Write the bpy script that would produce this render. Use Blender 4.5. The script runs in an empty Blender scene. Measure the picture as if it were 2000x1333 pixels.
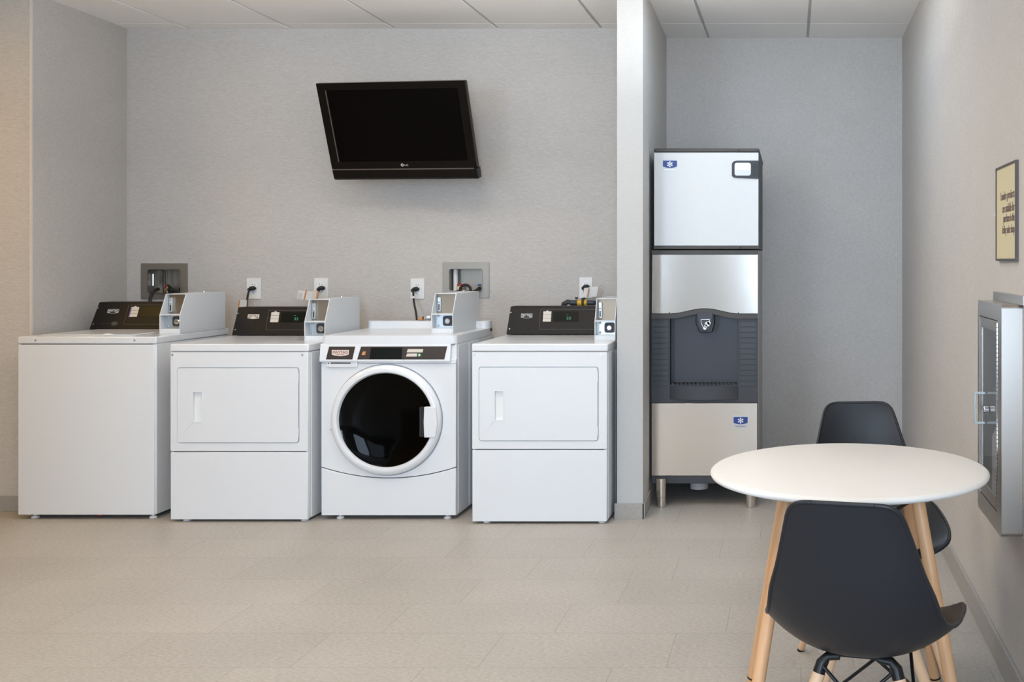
import bpy, bmesh, math, random
from mathutils import Vector, Matrix
from mathutils.geometry import tessellate_polygon
PI = math.pi
S = bpy.context.scene
C = S.collection

# ------------------------------------------------------------ camera, world, lights, exposure
CAMZ = 1.29
cam = bpy.data.objects.new('camera', bpy.data.cameras.new('camera'))
C.objects.link(cam)
cam.location = (0, 0, CAMZ)
cam.rotation_euler = (PI/2, 0, 0)
cam.data.sensor_width = 36; cam.data.lens = 36.0
cam.data.shift_x = (1000-1545)/2000; cam.data.shift_y = -(666.5-510)/2000
cam.data.clip_start = .02; cam.data.clip_end = 60
S.camera = cam
S.view_settings.view_transform = 'Standard'
try: S.view_settings.look = 'None'
except Exception: pass
S.view_settings.gamma = 1; S.view_settings.use_curve_mapping = False
S.view_settings.exposure = -0.04
w = bpy.data.worlds.new('world'); S.world = w; w.use_nodes = True
w.node_tree.nodes['Background'].inputs[0].default_value = (.80, .88, 1, 1)
w.node_tree.nodes['Background'].inputs[1].default_value = .9

def area(name, loc, direction, sx, sy, power, color):
    l = bpy.data.lights.new(name, 'AREA'); l.shape = 'RECTANGLE'; l.size = sx; l.size_y = sy
    l.energy = power; l.color = color
    o = bpy.data.objects.new(name, l); C.objects.link(o); o.location = loc
    o.rotation_euler = Vector(direction).to_track_quat('-Z', 'Y').to_euler()
    return o
# daylight through the three windows behind the camera
for x, w_, p in ((-4.15, 1.2, 8), (-2.75, 1.2, 85), (.37, .56, 150)):
    area('window_daylight', (x, -2.42, 1.55), (0, 1, -.02), w_, 2.0, p, (.61, .79, 1))
# lay-in ceiling lights (all above and behind the frame), plus an added blue fill for the niche
for x, y, p, c in ((-1.43, 2.3, 20, (1, .82, .60)), (-1.43, 3.9, 9, (1, .93, .84)), (-3.10, 1.5, 14, (1, .86, .70)),
                   (-4.7, 3.9, 21, (1, .60, .13)), (-.35, 1.3, 12, (1, .78, .52)), (-.15, 4.9, 8, (.56, .77, 1))):
    area('ceiling_panel_and_fill', (x, y, 2.655), (0, 0, -1), .56, .56, p, c)
# added unseen fill lights that brighten the ceiling, above the frame
for x, y, p in ((-2.8, 4.0, 14), (-1.5, 4.1, 17), (-.3, 4.2, 12)):
    area('ceiling_fill', (x, y, 2.22), (0, .15, 1), .5, .5, p, (1, .97, .93))

# ------------------------------------------------------------ materials
def nodes(name):
    m = bpy.data.materials.new(name); m.use_nodes = True
    nt = m.node_tree
    return m, nt, nt.nodes['Principled BSDF']
def mat(name, col, rough=.5, metal=0, bump=0, bscale=200, var=0, emit=0, coat=0, trans=0, ior=1.45, spec=.5):
    m, nt, b = nodes(name)
    b.inputs['Base Color'].default_value = (*col, 1)
    b.inputs['Roughness'].default_value = rough; b.inputs['Metallic'].default_value = metal
    b.inputs['IOR'].default_value = ior
    b.inputs['Specular IOR Level'].default_value = spec
    b.inputs['Coat Weight'].default_value = coat; b.inputs['Transmission Weight'].default_value = trans
    if emit:
        b.inputs['Emission Color'].default_value = (*col, 1); b.inputs['Emission Strength'].default_value = emit
    tc = nt.nodes.new('ShaderNodeTexCoord')
    nz = nt.nodes.new('ShaderNodeTexNoise'); nz.inputs['Scale'].default_value = bscale; nz.inputs['Detail'].default_value = 3
    nt.links.new(tc.outputs['Object'], nz.inputs['Vector'])
    if bump:
        bp = nt.nodes.new('ShaderNodeBump'); bp.inputs['Strength'].default_value = bump; bp.inputs['Distance'].default_value = .001
        nt.links.new(nz.outputs['Fac'], bp.inputs['Height']); nt.links.new(bp.outputs['Normal'], b.inputs['Normal'])
    if var:
        mx = nt.nodes.new('ShaderNodeMix'); mx.data_type = 'RGBA'
        mx.inputs[6].default_value = (*[c*(1-var) for c in col], 1); mx.inputs[7].default_value = (*[min(1, c*(1+var)) for c in col], 1)
        nt.links.new(nz.outputs['Fac'], mx.inputs[0]); nt.links.new(mx.outputs[2], b.inputs['Base Color'])
    return m
def mth(nt, op, a, b=None, c=None):
    n = nt.nodes.new('ShaderNodeMath'); n.operation = op
    for i, v in enumerate((a, b, c)):
        if v is None: continue
        if isinstance(v, (int, float)): n.inputs[i].default_value = v
        else: nt.links.new(v, n.inputs[i])
    return n.outputs[0]
def wallpaper(name, col, var=.16):
    m, nt, b = nodes(name)
    b.inputs['Roughness'].default_value = .75; b.inputs['Specular IOR Level'].default_value = .25
    g = nt.nodes.new('ShaderNodeNewGeometry')
    fac = []
    for sc in ((45, 45, 620), (560, 560, 50), (5, 5, 8)):
        mp = nt.nodes.new('ShaderNodeMapping'); mp.inputs['Scale'].default_value = sc
        nt.links.new(g.outputs['Position'], mp.inputs['Vector'])
        nz = nt.nodes.new('ShaderNodeTexNoise'); nz.inputs['Scale'].default_value = 1; nz.inputs['Detail'].default_value = 2
        nt.links.new(mp.outputs[0], nz.inputs['Vector']); fac.append(nz.outputs['Fac'])
    s = mth(nt, 'ADD', mth(nt, 'MULTIPLY', fac[0], .62), mth(nt, 'MULTIPLY', fac[1], .30))
    s = mth(nt, 'ADD', s, mth(nt, 'MULTIPLY', fac[2], .08))
    cr = nt.nodes.new('ShaderNodeMapRange'); cr.inputs[1].default_value = .32; cr.inputs[2].default_value = .68
    nt.links.new(s, cr.inputs[0])
    mx = nt.nodes.new('ShaderNodeMix'); mx.data_type = 'RGBA'
    mx.inputs[6].default_value = (*[c*(1-var) for c in col], 1); mx.inputs[7].default_value = (*[c*(1+var) for c in col], 1)
    nt.links.new(cr.outputs[0], mx.inputs[0]); nt.links.new(mx.outputs[2], b.inputs['Base Color'])
    bp = nt.nodes.new('ShaderNodeBump'); bp.inputs['Strength'].default_value = .35; bp.inputs['Distance'].default_value = .0015
    nt.links.new(s, bp.inputs['Height']); nt.links.new(bp.outputs['Normal'], b.inputs['Normal'])
    return m
def floor_mat():
    m, nt, b = nodes('floor_tile')
    g = nt.nodes.new('ShaderNodeNewGeometry'); sp = nt.nodes.new('ShaderNodeSeparateXYZ')
    nt.links.new(g.outputs['Position'], sp.inputs[0])
    R, L = .3003, .597
    ry = mth(nt, 'DIVIDE', mth(nt, 'SUBTRACT', 5.347+10*R, sp.outputs['Y']), R)       # row counted towards the camera
    row = mth(nt, 'FLOOR', ry); fy = mth(nt, 'FRACT', ry)
    rx = mth(nt, 'DIVIDE', mth(nt, 'ADD', mth(nt, 'ADD', sp.outputs['X'], 30*L+2.531-12*.0), mth(nt, 'MULTIPLY', mth(nt, 'SUBTRACT', row, 11), .17)), L)
    col = mth(nt, 'FLOOR', rx); fx = mth(nt, 'FRACT', rx)
    ey = mth(nt, 'MULTIPLY', mth(nt, 'MINIMUM', fy, mth(nt, 'SUBTRACT', 1, fy)), R)
    ex = mth(nt, 'MULTIPLY', mth(nt, 'MINIMUM', fx, mth(nt, 'SUBTRACT', 1, fx)), L)
    d = mth(nt, 'MINIMUM', ex, ey)
    gr = nt.nodes.new('ShaderNodeMapRange'); gr.inputs[1].default_value = .0007; gr.inputs[2].default_value = .0016
    nt.links.new(d, gr.inputs[0])
    # grain, stretched along the tile and shifted per tile
    cb = nt.nodes.new('ShaderNodeCombineXYZ'); nt.links.new(col, cb.inputs[0]); nt.links.new(row, cb.inputs[1])
    wn = nt.nodes.new('ShaderNodeTexWhiteNoise'); wn.noise_dimensions = '3D'; nt.links.new(cb.outputs[0], wn.inputs['Vector'])
    mp = nt.nodes.new('ShaderNodeMapping'); mp.inputs['Scale'].default_value = (60, 170, 60)
    nt.links.new(g.outputs['Position'], mp.inputs['Vector'])
    nz = nt.nodes.new('ShaderNodeTexNoise'); nz.inputs['Scale'].default_value = 1; nz.inputs['Detail'].default_value = 4; nz.inputs['Roughness'].default_value = .7
    nt.links.new(mp.outputs[0], nz.inputs['Vector'])
    n2 = nt.nodes.new('ShaderNodeTexNoise'); n2.inputs['Scale'].default_value = 2.2; n2.inputs['Detail'].default_value = 3
    nt.links.new(g.outputs['Position'], n2.inputs['Vector'])
    v = mth(nt, 'ADD', mth(nt, 'MULTIPLY', nz.outputs['Fac'], .8), mth(nt, 'MULTIPLY', wn.outputs['Value'], .04))
    v = mth(nt, 'ADD', v, mth(nt, 'MULTIPLY', n2.outputs['Fac'], .16))
    cr = nt.nodes.new('ShaderNodeMapRange'); cr.inputs[1].default_value = .34; cr.inputs[2].default_value = .66; nt.links.new(v, cr.inputs[0])
    mx = nt.nodes.new('ShaderNodeMix'); mx.data_type = 'RGBA'
    mx.inputs[6].default_value = (.31, .283, .250, 1); mx.inputs[7].default_value = (.49, .455, .412, 1)
    nt.links.new(cr.outputs[0], mx.inputs[0])
    m2 = nt.nodes.new('ShaderNodeMix'); m2.data_type = 'RGBA'; m2.inputs[6].default_value = (.29, .26, .22, 1)
    nt.links.new(gr.outputs[0], m2.inputs[0]); nt.links.new(mx.outputs[2], m2.inputs[7]); nt.links.new(m2.outputs[2], b.inputs['Base Color'])
    b.inputs['Roughness'].default_value = .48; b.inputs['Specular IOR Level'].default_value = .45
    h = mth(nt, 'ADD', mth(nt, 'MULTIPLY', nz.outputs['Fac'], .5), gr.outputs[0])
    bp = nt.nodes.new('ShaderNodeBump'); bp.inputs['Strength'].default_value = .3; bp.inputs['Distance'].default_value = .001
    nt.links.new(h, bp.inputs['Height']); nt.links.new(bp.outputs['Normal'], b.inputs['Normal'])
    return m
def brushed(name, col, rough=.26, scale=(3, 3, 900), strength=.25):
    m, nt, b = nodes(name)
    b.inputs['Base Color'].default_value = (*col, 1); b.inputs['Metallic'].default_value = 1; b.inputs['Roughness'].default_value = rough
    g = nt.nodes.new('ShaderNodeNewGeometry'); mp = nt.nodes.new('ShaderNodeMapping'); mp.inputs['Scale'].default_value = scale
    nt.links.new(g.outputs['Position'], mp.inputs['Vector'])
    nz = nt.nodes.new('ShaderNodeTexNoise'); nz.inputs['Scale'].default_value = 1; nz.inputs['Detail'].default_value = 2
    nt.links.new(mp.outputs[0], nz.inputs['Vector'])
    bp = nt.nodes.new('ShaderNodeBump'); bp.inputs['Strength'].default_value = strength; bp.inputs['Distance'].default_value = .0006
    nt.links.new(nz.outputs['Fac'], bp.inputs['Height']); nt.links.new(bp.outputs['Normal'], b.inputs['Normal'])
    return m
def wood_mat(name, a, c):
    m, nt, b = nodes(name)
    tc = nt.nodes.new('ShaderNodeTexCoord'); mp = nt.nodes.new('ShaderNodeMapping'); mp.inputs['Scale'].default_value = (60, 60, 5)
    nt.links.new(tc.outputs['Object'], mp.inputs['Vector'])
    nz = nt.nodes.new('ShaderNodeTexNoise'); nz.inputs['Scale'].default_value = 1; nz.inputs['Detail'].default_value = 4
    nt.links.new(mp.outputs[0], nz.inputs['Vector'])
    mx = nt.nodes.new('ShaderNodeMix'); mx.data_type = 'RGBA'; mx.inputs[6].default_value = (*a, 1); mx.inputs[7].default_value = (*c, 1)
    nt.links.new(nz.outputs['Fac'], mx.inputs[0]); nt.links.new(mx.outputs[2], b.inputs['Base Color'])
    b.inputs['Roughness'].default_value = .42
    return m
M = dict(
    paper=wallpaper('wallpaper_taupe', (.55, .523, .497)),
    paper_light=wallpaper('wallpaper_pale', (.50, .50, .495), .05),
    floor=floor_mat(),
    base=mat('baseboard_tile', (.36, .34, .315), .5, var=.25, bscale=160, bump=.2),
    ceil=mat('ceiling_tile', (.92, .90, .875), .9, var=.05, bscale=300, bump=.3),
    grid=mat('ceiling_grid', (.52, .51, .49), .6),
    white=mat('white_enamel', (.73, .75, .78), .28, var=.01, bscale=30, coat=.3),
    white2=mat('white_enamel_textured', (.73, .75, .78), .38, bump=.25, bscale=350),
    coin=mat('coin_box_paint', (.66, .69, .72), .42, bump=.15, bscale=300),
    gap=mat('panel_gap', (.10, .10, .11), .6),
    whitep=mat('white_plastic', (.80, .80, .79), .35),
    brown=mat('console_brown_black', (.012, .0095, .008), .5, var=.1, bscale=60, spec=.3),
    brown2=mat('fascia_brown', (.032, .020, .014), .42, var=.1, bscale=60),
    display=mat('display_black', (.006, .007, .006), .3, spec=.15),
    green=mat('led_green', (.05, .30, .16), .4, emit=.25),
    greenb=mat('button_green', (.05, .30, .10), .4),
    cream=mat('sticker_cream', (.62, .57, .50), .5, var=.05, bscale=400),
    creamb=mat('badge_cream', (.70, .62, .55), .4),
    badgeg=mat('badge_silver', (.45, .44, .43), .4),
    red=mat('lettering_red', (.33, .06, .05), .5),
    inkd=mat('ink_dark', (.03, .025, .03), .5),
    purple=mat('label_purple', (.12, .08, .22), .5),
    chrome=mat('chrome', (.75, .76, .78), .12, 1),
    zinc=brushed('zinc_plate', (.62, .67, .70), .32),
    steel=brushed('stainless_steel', (.74, .69, .635), .14, (3, 3, 900), .08),
    steelp=mat('silver_laminate', (.58, .575, .565), .42, .22, var=.02, bscale=40),
    steelb=brushed('outlet_box_steel', (.35, .325, .29), .45, (900, 3, 3)),
    steelc=brushed('cabinet_steel', (.47, .44, .41), .36, (3, 900, 5)),
    coinsteel=brushed('coin_plate_steel', (.31, .25, .19), .40),
    blackp=mat('black_plastic', (.016, .016, .017), .38, bump=.1, bscale=500),
    chair=mat('chair_black_plastic', (.012, .0135, .018), .40, bump=.25, bscale=600),
    tvb=mat('tv_gloss_black', (.006, .005, .005), .14, spec=.25),
    tvs=mat('tv_screen', (.003, .0025, .0025), .22, spec=.08),
    tvl=mat('tv_silver_and_reflection', (.18, .16, .15), .3, .6),  # silver trim, also the painted bezel reflection
    rubber=mat('rubber_black', (.02, .02, .02), .6, bump=.2, bscale=200),
    charcoal=mat('charcoal_plastic', (.045, .046, .052), .5, bump=.2, bscale=500),
    charcoal2=mat('charcoal_brown_plastic', (.062, .056, .052), .5, bump=.2, bscale=500),
    niche=mat('dispenser_lining', (.038, .040, .050), .38),
    blue=mat('emblem_blue', (.022, .055, .24), .4),
    snow=mat('emblem_white', (.85, .86, .88), .4),
    brass=mat('brass', (.62, .42, .18), .28, 1),
    redv=mat('valve_red', (.40, .035, .02), .4), bluev=mat('valve_blue', (.02, .12, .32), .4),
    yellow=mat('valve_yellow', (.75, .45, .03), .4, var=.1, bscale=60),
    navy=mat('hose_navy', (.03, .04, .06), .4),
    orange=mat('tag_orange', (.55, .25, .09), .5),
    paperw=mat('tag_paper', (.72, .71, .70), .6, var=.04, bscale=200),
    table=mat('table_white', (.77, .755, .735), .35, var=.01, bscale=20),
    wood=wood_mat('beech', (.66, .40, .23), (.78, .53, .34)),
    woodt=wood_mat('beech_amber', (.62, .33, .155), (.74, .45, .25)),
    metalb=mat('black_metal', (.012, .012, .013), .35, .3),
    signy=mat('sign_cream', (.66, .58, .37), .5), signf=mat('sign_frame', (.075, .06, .058), .4),
    signt=mat('sign_text', (.16, .12, .10), .6),
    glass=mat('clear_glass', (.93, .96, 1), .03, trans=1, ior=1.45),
    dglass=mat('smoked_glass', (.05, .048, .045), .04, trans=1, ior=1.2),
    drum=mat('drum_dark', (.035, .035, .035), .35, .6),
    lining=mat('cabinet_lining', (.62, .68, .78), .4),
    greyp=mat('drain_grey', (.35, .34, .34), .5),
    clear=mat('clear_plastic', (.80, .88, .93), .12, trans=.6, ior=1.3),
    trim=mat('corner_bead', (.66, .62, .58), .5),
    winf=mat('window_frame_white', (.75, .75, .74), .4),
)

# ------------------------------------------------------------ mesh helpers
class MB:
    def __init__(s): s.bm = bmesh.new()
    def box(s, x0, x1, y0, y1, z0, z1):
        v = [s.bm.verts.new((x, y, z)) for x in (x0, x1) for y in (y0, y1) for z in (z0, z1)]
        for f in ((0,1,3,2), (4,6,7,5), (0,4,5,1), (2,3,7,6), (0,2,6,4), (1,5,7,3)): s.bm.faces.new([v[i] for i in f])
        return s
    def prism(s, pts, axis, a, b):
        def P(p, t):
            return {'x': (t, p[0], p[1]), 'y': (p[0], t, p[1]), 'z': (p[0], p[1], t)}[axis]
        A = [s.bm.verts.new(P(p, a)) for p in pts]; B = [s.bm.verts.new(P(p, b)) for p in pts]
        n = len(pts); s.bm.faces.new(A); s.bm.faces.new(B[::-1])
        for i in range(n): s.bm.faces.new((A[i], B[i], B[(i+1) % n], A[(i+1) % n]))
        return s
    def plate(s, loops, y0, y1, axis='y'):
        """solid plate in XZ (or other) with holes; loops[0] is the outline"""
        def P(p, t): return {'x': (t, p[0], p[1]), 'y': (p[0], t, p[1]), 'z': (p[0], p[1], t)}[axis]
        tri = tessellate_polygon([[Vector((p[0], p[1], 0)) for p in l] for l in loops])
        flat = [p for l in loops for p in l]
        A = [s.bm.verts.new(P(p, y0)) for p in flat]; B = [s.bm.verts.new(P(p, y1)) for p in flat]
        for t in tri:
            try: s.bm.faces.new([A[i] for i in t]); s.bm.faces.new([B[i] for i in t][::-1])
            except ValueError: pass
        k = 0
        for l in loops:
            n = len(l)
            for i in range(n):
                j = (i+1) % n
                s.bm.faces.new((A[k+i], B[k+i], B[k+j], A[k+j]))
            k += n
        return s
    def cyl(s, p0, p1, r0, r1=None, n=20, cap=True):
        p0, p1 = Vector(p0), Vector(p1); r1 = r0 if r1 is None else r1
        q = (p1-p0).to_track_quat('Z', 'Y')
        A, B = [], []
        for i in range(n):
            d = q @ Vector((math.cos(2*PI*i/n), math.sin(2*PI*i/n), 0))
            A.append(s.bm.verts.new(p0+d*r0)); B.append(s.bm.verts.new(p1+d*r1))
        for i in range(n): s.bm.faces.new((A[i], A[(i+1) % n], B[(i+1) % n], B[i]))
        if cap: s.bm.faces.new(A[::-1]); s.bm.faces.new(B)
        return s
    def tube(s, pts, r, n=10):
        pts = [Vector(p) for p in pts]; rings = []
        for i, p in enumerate(pts):
            t = (pts[min(i+1, len(pts)-1)]-pts[max(i-1, 0)]).normalized()
            if i == 0: u = t.orthogonal().normalized()
            else: u = (u - t*u.dot(t)).normalized()
            v = t.cross(u)
            rr = r[i] if isinstance(r, (list, tuple)) else r
            rings.append([s.bm.verts.new(p+(u*math.cos(2*PI*k/n)+v*math.sin(2*PI*k/n))*rr) for k in range(n)])
        for a, b in zip(rings, rings[1:]):
            for k in range(n): s.bm.faces.new((a[k], a[(k+1) % n], b[(k+1) % n], b[k]))
        s.bm.faces.new(rings[0][::-1]); s.bm.faces.new(rings[-1])
        return s
    def lathe(s, prof, center, axis='z', n=64, closed=False, cap=True):
        """prof: list of (radius, offset along axis)"""
        c = Vector(center); rings = []
        for r, h in prof:
            ring = []
            for i in range(n):
                a = 2*PI*i/n; x, y = r*math.cos(a), r*math.sin(a)
                d = {'z': (x, y, h), 'y': (x, h, y), 'x': (h, x, y)}[axis]
                ring.append(s.bm.verts.new(c+Vector(d)))
            rings.append(ring)
        pairs = list(zip(rings, rings[1:])) + ([(rings[-1], rings[0])] if closed else [])
        for a, b in pairs:
            for i in range(n): s.bm.faces.new((a[i], a[(i+1) % n], b[(i+1) % n], b[i]))
        if not closed and cap:
            if prof[0][0] > 1e-5: s.bm.faces.new(rings[0])
            if prof[-1][0] > 1e-5: s.bm.faces.new(rings[-1])
        bmesh.ops.remove_doubles(s.bm, verts=s.bm.verts[:], dist=1e-6)
        return s
    def xf(s, mtx):
        bmesh.ops.transform(s.bm, matrix=mtx, verts=s.bm.verts[:]); return s
    def sphere(s, c, r, sc=(1, 1, 1), n=16):
        m = Matrix.Translation(c) @ Matrix.Diagonal((*[r*k for k in sc], 1))
        bmesh.ops.create_uvsphere(s.bm, u_segments=n, v_segments=n//2, radius=1, matrix=m); return s
    def text(s, body, w, h, mtx, align=0, depth=.0006):
        """lettering fitted into w x h in the local XY plane (centre 0), then moved by mtx"""
        cu = bpy.data.curves.new('t', 'FONT'); cu.body = body; cu.extrude = .02; cu.resolution_u = 3
        o = bpy.data.objects.new('t', cu); C.objects.link(o)
        bpy.context.view_layer.update()
        me = bpy.data.meshes.new_from_object(o.evaluated_get(bpy.context.evaluated_depsgraph_get()))
        xs = [v.co.x for v in me.vertices]; ys = [v.co.y for v in me.vertices]
        ax, bx, ay, by = min(xs), max(xs), min(ys), max(ys)
        if h is None: h = w/(bx-ax)*(by-ay)
        k = Matrix.Diagonal((w/(bx-ax), h/(by-ay), depth/.02, 1)) @ Matrix.Translation((-(ax+bx)/2, -(ay+by)/2, 0))
        me.transform(mtx @ k)
        s.bm.from_mesh(me)
        bpy.data.objects.remove(o); bpy.data.curves.remove(cu); bpy.data.meshes.remove(me)
        return s
    def build(s, name, m, parent=None, bevel=0, smooth=None, seg=2, angle=32):
        bmesh.ops.recalc_face_normals(s.bm, faces=s.bm.faces[:])
        root = parent
        while root is not None and root.parent is not None: root = root.parent
        if root is not None and not root.get('_local'):
            bmesh.ops.translate(s.bm, verts=s.bm.verts[:], vec=-Vector(root.location))
        me = bpy.data.meshes.new(name); s.bm.to_mesh(me); s.bm.free()
        me.materials.append(m)
        o = bpy.data.objects.new(name, me); C.objects.link(o)
        if parent is not None: o.parent = parent
        if bevel:
            b = o.modifiers.new('bevel', 'BEVEL'); b.width = bevel; b.segments = seg; b.limit_method = 'ANGLE'; b.angle_limit = math.radians(40)
        if smooth is None: smooth = True
        if smooth:
            for p in me.polygons: p.use_smooth = True
            me.set_sharp_from_angle(angle=math.radians(angle))
        return o
def rrect(x0, x1, z0, z1, r, n=5):
    out = []
    for cx, cz, a0 in ((x1-r, z1-r, 0), (x0+r, z1-r, 90), (x0+r, z0+r, 180), (x1-r, z0+r, 270)):
        for i in range(n+1):
            a = math.radians(a0+90*i/n); out.append((cx+r*math.cos(a), cz+r*math.sin(a)))
    return out
def circ(cx, cz, r, n=64): return [(cx+r*math.cos(2*PI*i/n), cz+r*math.sin(2*PI*i/n)) for i in range(n)]
def rect(x0, x1, z0, z1): return [(x0, z0), (x1, z0), (x1, z1), (x0, z1)]
def thing(name, label, cat, loc=(0, 0, 0), rotz=0, group=None, local=False):
    o = bpy.data.objects.new(name, None); C.objects.link(o); o.location = loc; o.rotation_euler = (0, 0, rotz)
    o.empty_display_size = .1
    o['label'] = label; o['category'] = cat
    if group: o['group'] = group
    if local: o['_local'] = 1
    return o
def tag(o, label, cat, group=None):
    o['label'] = label; o['category'] = cat
    if group: o['group'] = group
    return o
def struct(o): o['kind'] = 'structure'; return o
def front(x, y, z):           # text plane facing the camera (-Y)
    return Matrix.Translation((x, y, z)) @ Matrix.Rotation(PI/2, 4, 'X')
def W(px, py, d): return Vector(((px-1545)*d/2000, d, CAMZ-(py-510)*d/2000))

# ------------------------------------------------------------ the room
YB, YN, ZC = 6.10, 6.36, 2.675
struct(MB().box(-7, 1.2, -2.6, 6.7, -.05, 0).build('floor', M['floor'], smooth=False))
cm = MB(); gx = [-3.59+.6155*k for k in range(-6, 8)]; gy = [5.97-.61*k for k in range(-1, 15)]
for i in range(len(gx)-1):
    for j in range(len(gy)-1):
        cm.box(gx[i]+.0085, gx[i+1]-.0085, gy[j+1]+.003, gy[j]-.003, ZC, ZC+.02)
ceil = struct(cm.build('ceiling', M['ceil'], bevel=.002, seg=1))
cg = MB().box(-7, 1.2, -2.6, 6.7, ZC+.006, ZC+.05)
struct(cg.build('ceiling_grid', M['grid'], smooth=False)); 
# alcove back wall with openings for the two supply boxes
B1 = (-3.870, -3.592, 1.062, 1.276); B2 = (-2.074, -1.797, 1.070, 1.281)
I1 = (B1[0]+.040, B1[1]-.036, B1[2]+.030, B1[3]-.034); I2 = (B2[0]+.038, B2[1]-.040, B2[2]+.040, B2[3]-.036)
struct(MB().plate([rect(-4.1, -.80, -.02, 2.72), rrect(*I1, .015), rrect(*I2, .015)], YB, YB+.14).build('wall_back', M['paper'], smooth=False))
struct(MB().prism([(-3.914, 5.28), (-3.956, 6.11), (-4.1, 6.3), (-7, 6.3), (-7, 5.28)], 'z', -.02, 2.72).build('wall_left', M['paper'], smooth=False))
struct(MB().box(-3.922, -3.911, 5.274, 5.284, .08, 2.68).build('trim_1', M['trim']))
struct(MB().prism([(-.870, 5.12), (-.742, 5.12), (-.775, 6.37), (-.870, 6.37)], 'z', -.02, 2.72).build('wall_partition', M['paper_light'], smooth=False))
struct(MB().prism([(-.7425, 5.121), (-.7405, 5.121), (-.7735, 6.365), (-.7765, 6.365)], 'z', 0, 2.70).build('wall_partition_side', M['paper'], smooth=False))
struct(MB().box(-.95, 1.0, YN, YN+.1, -.02, 2.72).build('wall_niche', M['paper'], smooth=False))
def rwx(y): return .69-(6.36-y)*.0075
struct(MB().prism([(rwx(6.4), 6.4), (rwx(-2.6), -2.6), (.85, -2.6), (.85, 6.4)], 'z', -.02, 2.72).build('wall_right', M['paper'], smooth=False))
struct(MB().box(-7.1, -7, -2.6, 6.3, -.02, 2.72).build('wall_side', M['paper'], smooth=False))
struct(MB().box(-7, -3.22, 2.25, 2.42, -.02, 2.72).build('light_blocker_wall', M['paper'], smooth=False))  # added unseen wall, keeps window light off the left wall strip
wins = [(x-w_/2, x+w_/2, .53, 2.57) for x, w_ in ((-4.15, 1.24), (-2.75, 1.24), (.37, .58))]
struct(MB().plate([rect(-7.1, .85, -.02, 2.72)]+[rect(*q) for q in wins], -2.6, -2.45).build('wall_rear', M['paper'], smooth=False))
for i, q in enumerate(wins):
    wf = MB().plate([rect(*q), rect(q[0]+.05, (q[0]+q[1])/2-.025, q[2]+.05, q[3]-.05), rect((q[0]+q[1])/2+.025, q[1]-.05, q[2]+.05, q[3]-.05)], -2.58, -2.53)
    struct(wf.build('window_%d' % (i+1), M['winf']))
# baseboards
struct(MB().box(-4.6, -3.914, 5.271, 5.28, 0, .078).build('baseboard_left', M['base'], bevel=.001))
struct(MB().box(-.882, -.734, 5.110, 5.12, 0, .078).build('baseboard_partition', M['base'], bevel=.001))
struct(MB().prism([(-.742, 5.11), (-.7305, 5.11), (-.765, 6.36), (-.775, 6.36)], 'z', 0, .078).build('baseboard_niche_left', M['base'], bevel=.001))
struct(MB().box(-.765, .675, 6.35, 6.36, 0, .078).build('baseboard_back', M['base'], bevel=.001))
struct(MB().prism([(rwx(6.35), 6.35), (rwx(0), 0), (rwx(0)-.011, 0), (rwx(6.35)-.011, 6.35)], 'z', 0, .092).build('baseboard_right', M['base'], bevel=.002))

# ------------------------------------------------------------ laundry machine pieces
def screw(mb, x, y, z, r=.0045): mb.cyl((x, y+.001, z), (x, y-.002, z), r, r*.8, 12)
def coin_box(root, xl, xr, yf, yr, z0, zt):
    """slanted front steel coin box: hollow mouth with shelf, upper coin plate and lower lock plate"""
    zm = z0+.098; lean = .055; t = .004
    def yfront(z): return yf if z <= zm else yf+lean*(z-zm)/(zt-zm)
    side = [(yf, z0), (yr, z0), (yr, zt), (yf+lean, zt), (yf, zm)]
    mb = MB()
    mb.prism(side, 'x', xl, xl+t); mb.prism(side, 'x', xr-t, xr)
    mb.box(xl+t, xr-t, yf+lean, yr, zt-t, zt); mb.box(xl+t, xr-t, yr-t, yr, z0, zt-t)
    mb.box(xl+t, xr-t, yf+.001, yf+.10, zm-.003, zm+.003)
    mb.prism([(yf+.0005, z0), (yf+.10, z0), (yf+.10, z0+.026), (yf+.0005, z0+.026)], 'x', xl+t, xr-t)
    cb = mb.build('coin_box', M['coin'], root, bevel=.0012)
    yu = yf+lean+.028
    up = MB().box(xl+t, xr-t, yu, yu+.01, zm+.003, zt-t).build('coin_plate', M['coinsteel'], cb)
    cs = MB().box(xl+t+.004, xl+t+.022, yu-.016, yu, zm+.012, zt-.02).build('coin_slot_strip', M['zinc'], cb, bevel=.002)
    MB().box(xl+t+.010, xl+t+.016, yu-.0175, yu-.014, zm+.018, zm+.050).build('coin_slot', M['inkd'], cb)
    MB().sphere((xl+t+.013, yu-.018, zm+.062), .0055).build('coin_slot_bolt', M['chrome'], cb)
    yl = yf+.052
    MB().box(xl+t, xr-t, yl, yl+.01, z0+.026, zm-.003).build('lock_plate', M['zinc'], cb)
    xc = (xl+xr)/2+.016; zc = (z0+.026+zm)/2
    lk = MB().plate([rrect(xc-.026, xc+.026, zc-.026, zc+.026, .011), circ(xc, zc, .016, 24)], yl-.012, yl)
    lk.build('lock_collar', M['charcoal'], cb, bevel=.002)
    MB().lathe([(.0, -.022), (.010, -.022), (.0145, -.019), (.0155, -.012), (.0155, 0)], (xc, yl, zc), 'y', 24).build('lock', M['chrome'], cb)
    for z in (zc-.025, zc+.025): MB().sphere((xl+t+.016, yl-.003, z), .006).build('plate_bolt', M['chrome'], cb)
    MB().sphere(((xl+xr)/2+.02, yr-.15, zt+.002), .006, (1, 1, 1.6)).build('top_lock', M['chrome'], cb)
    return cb
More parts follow.
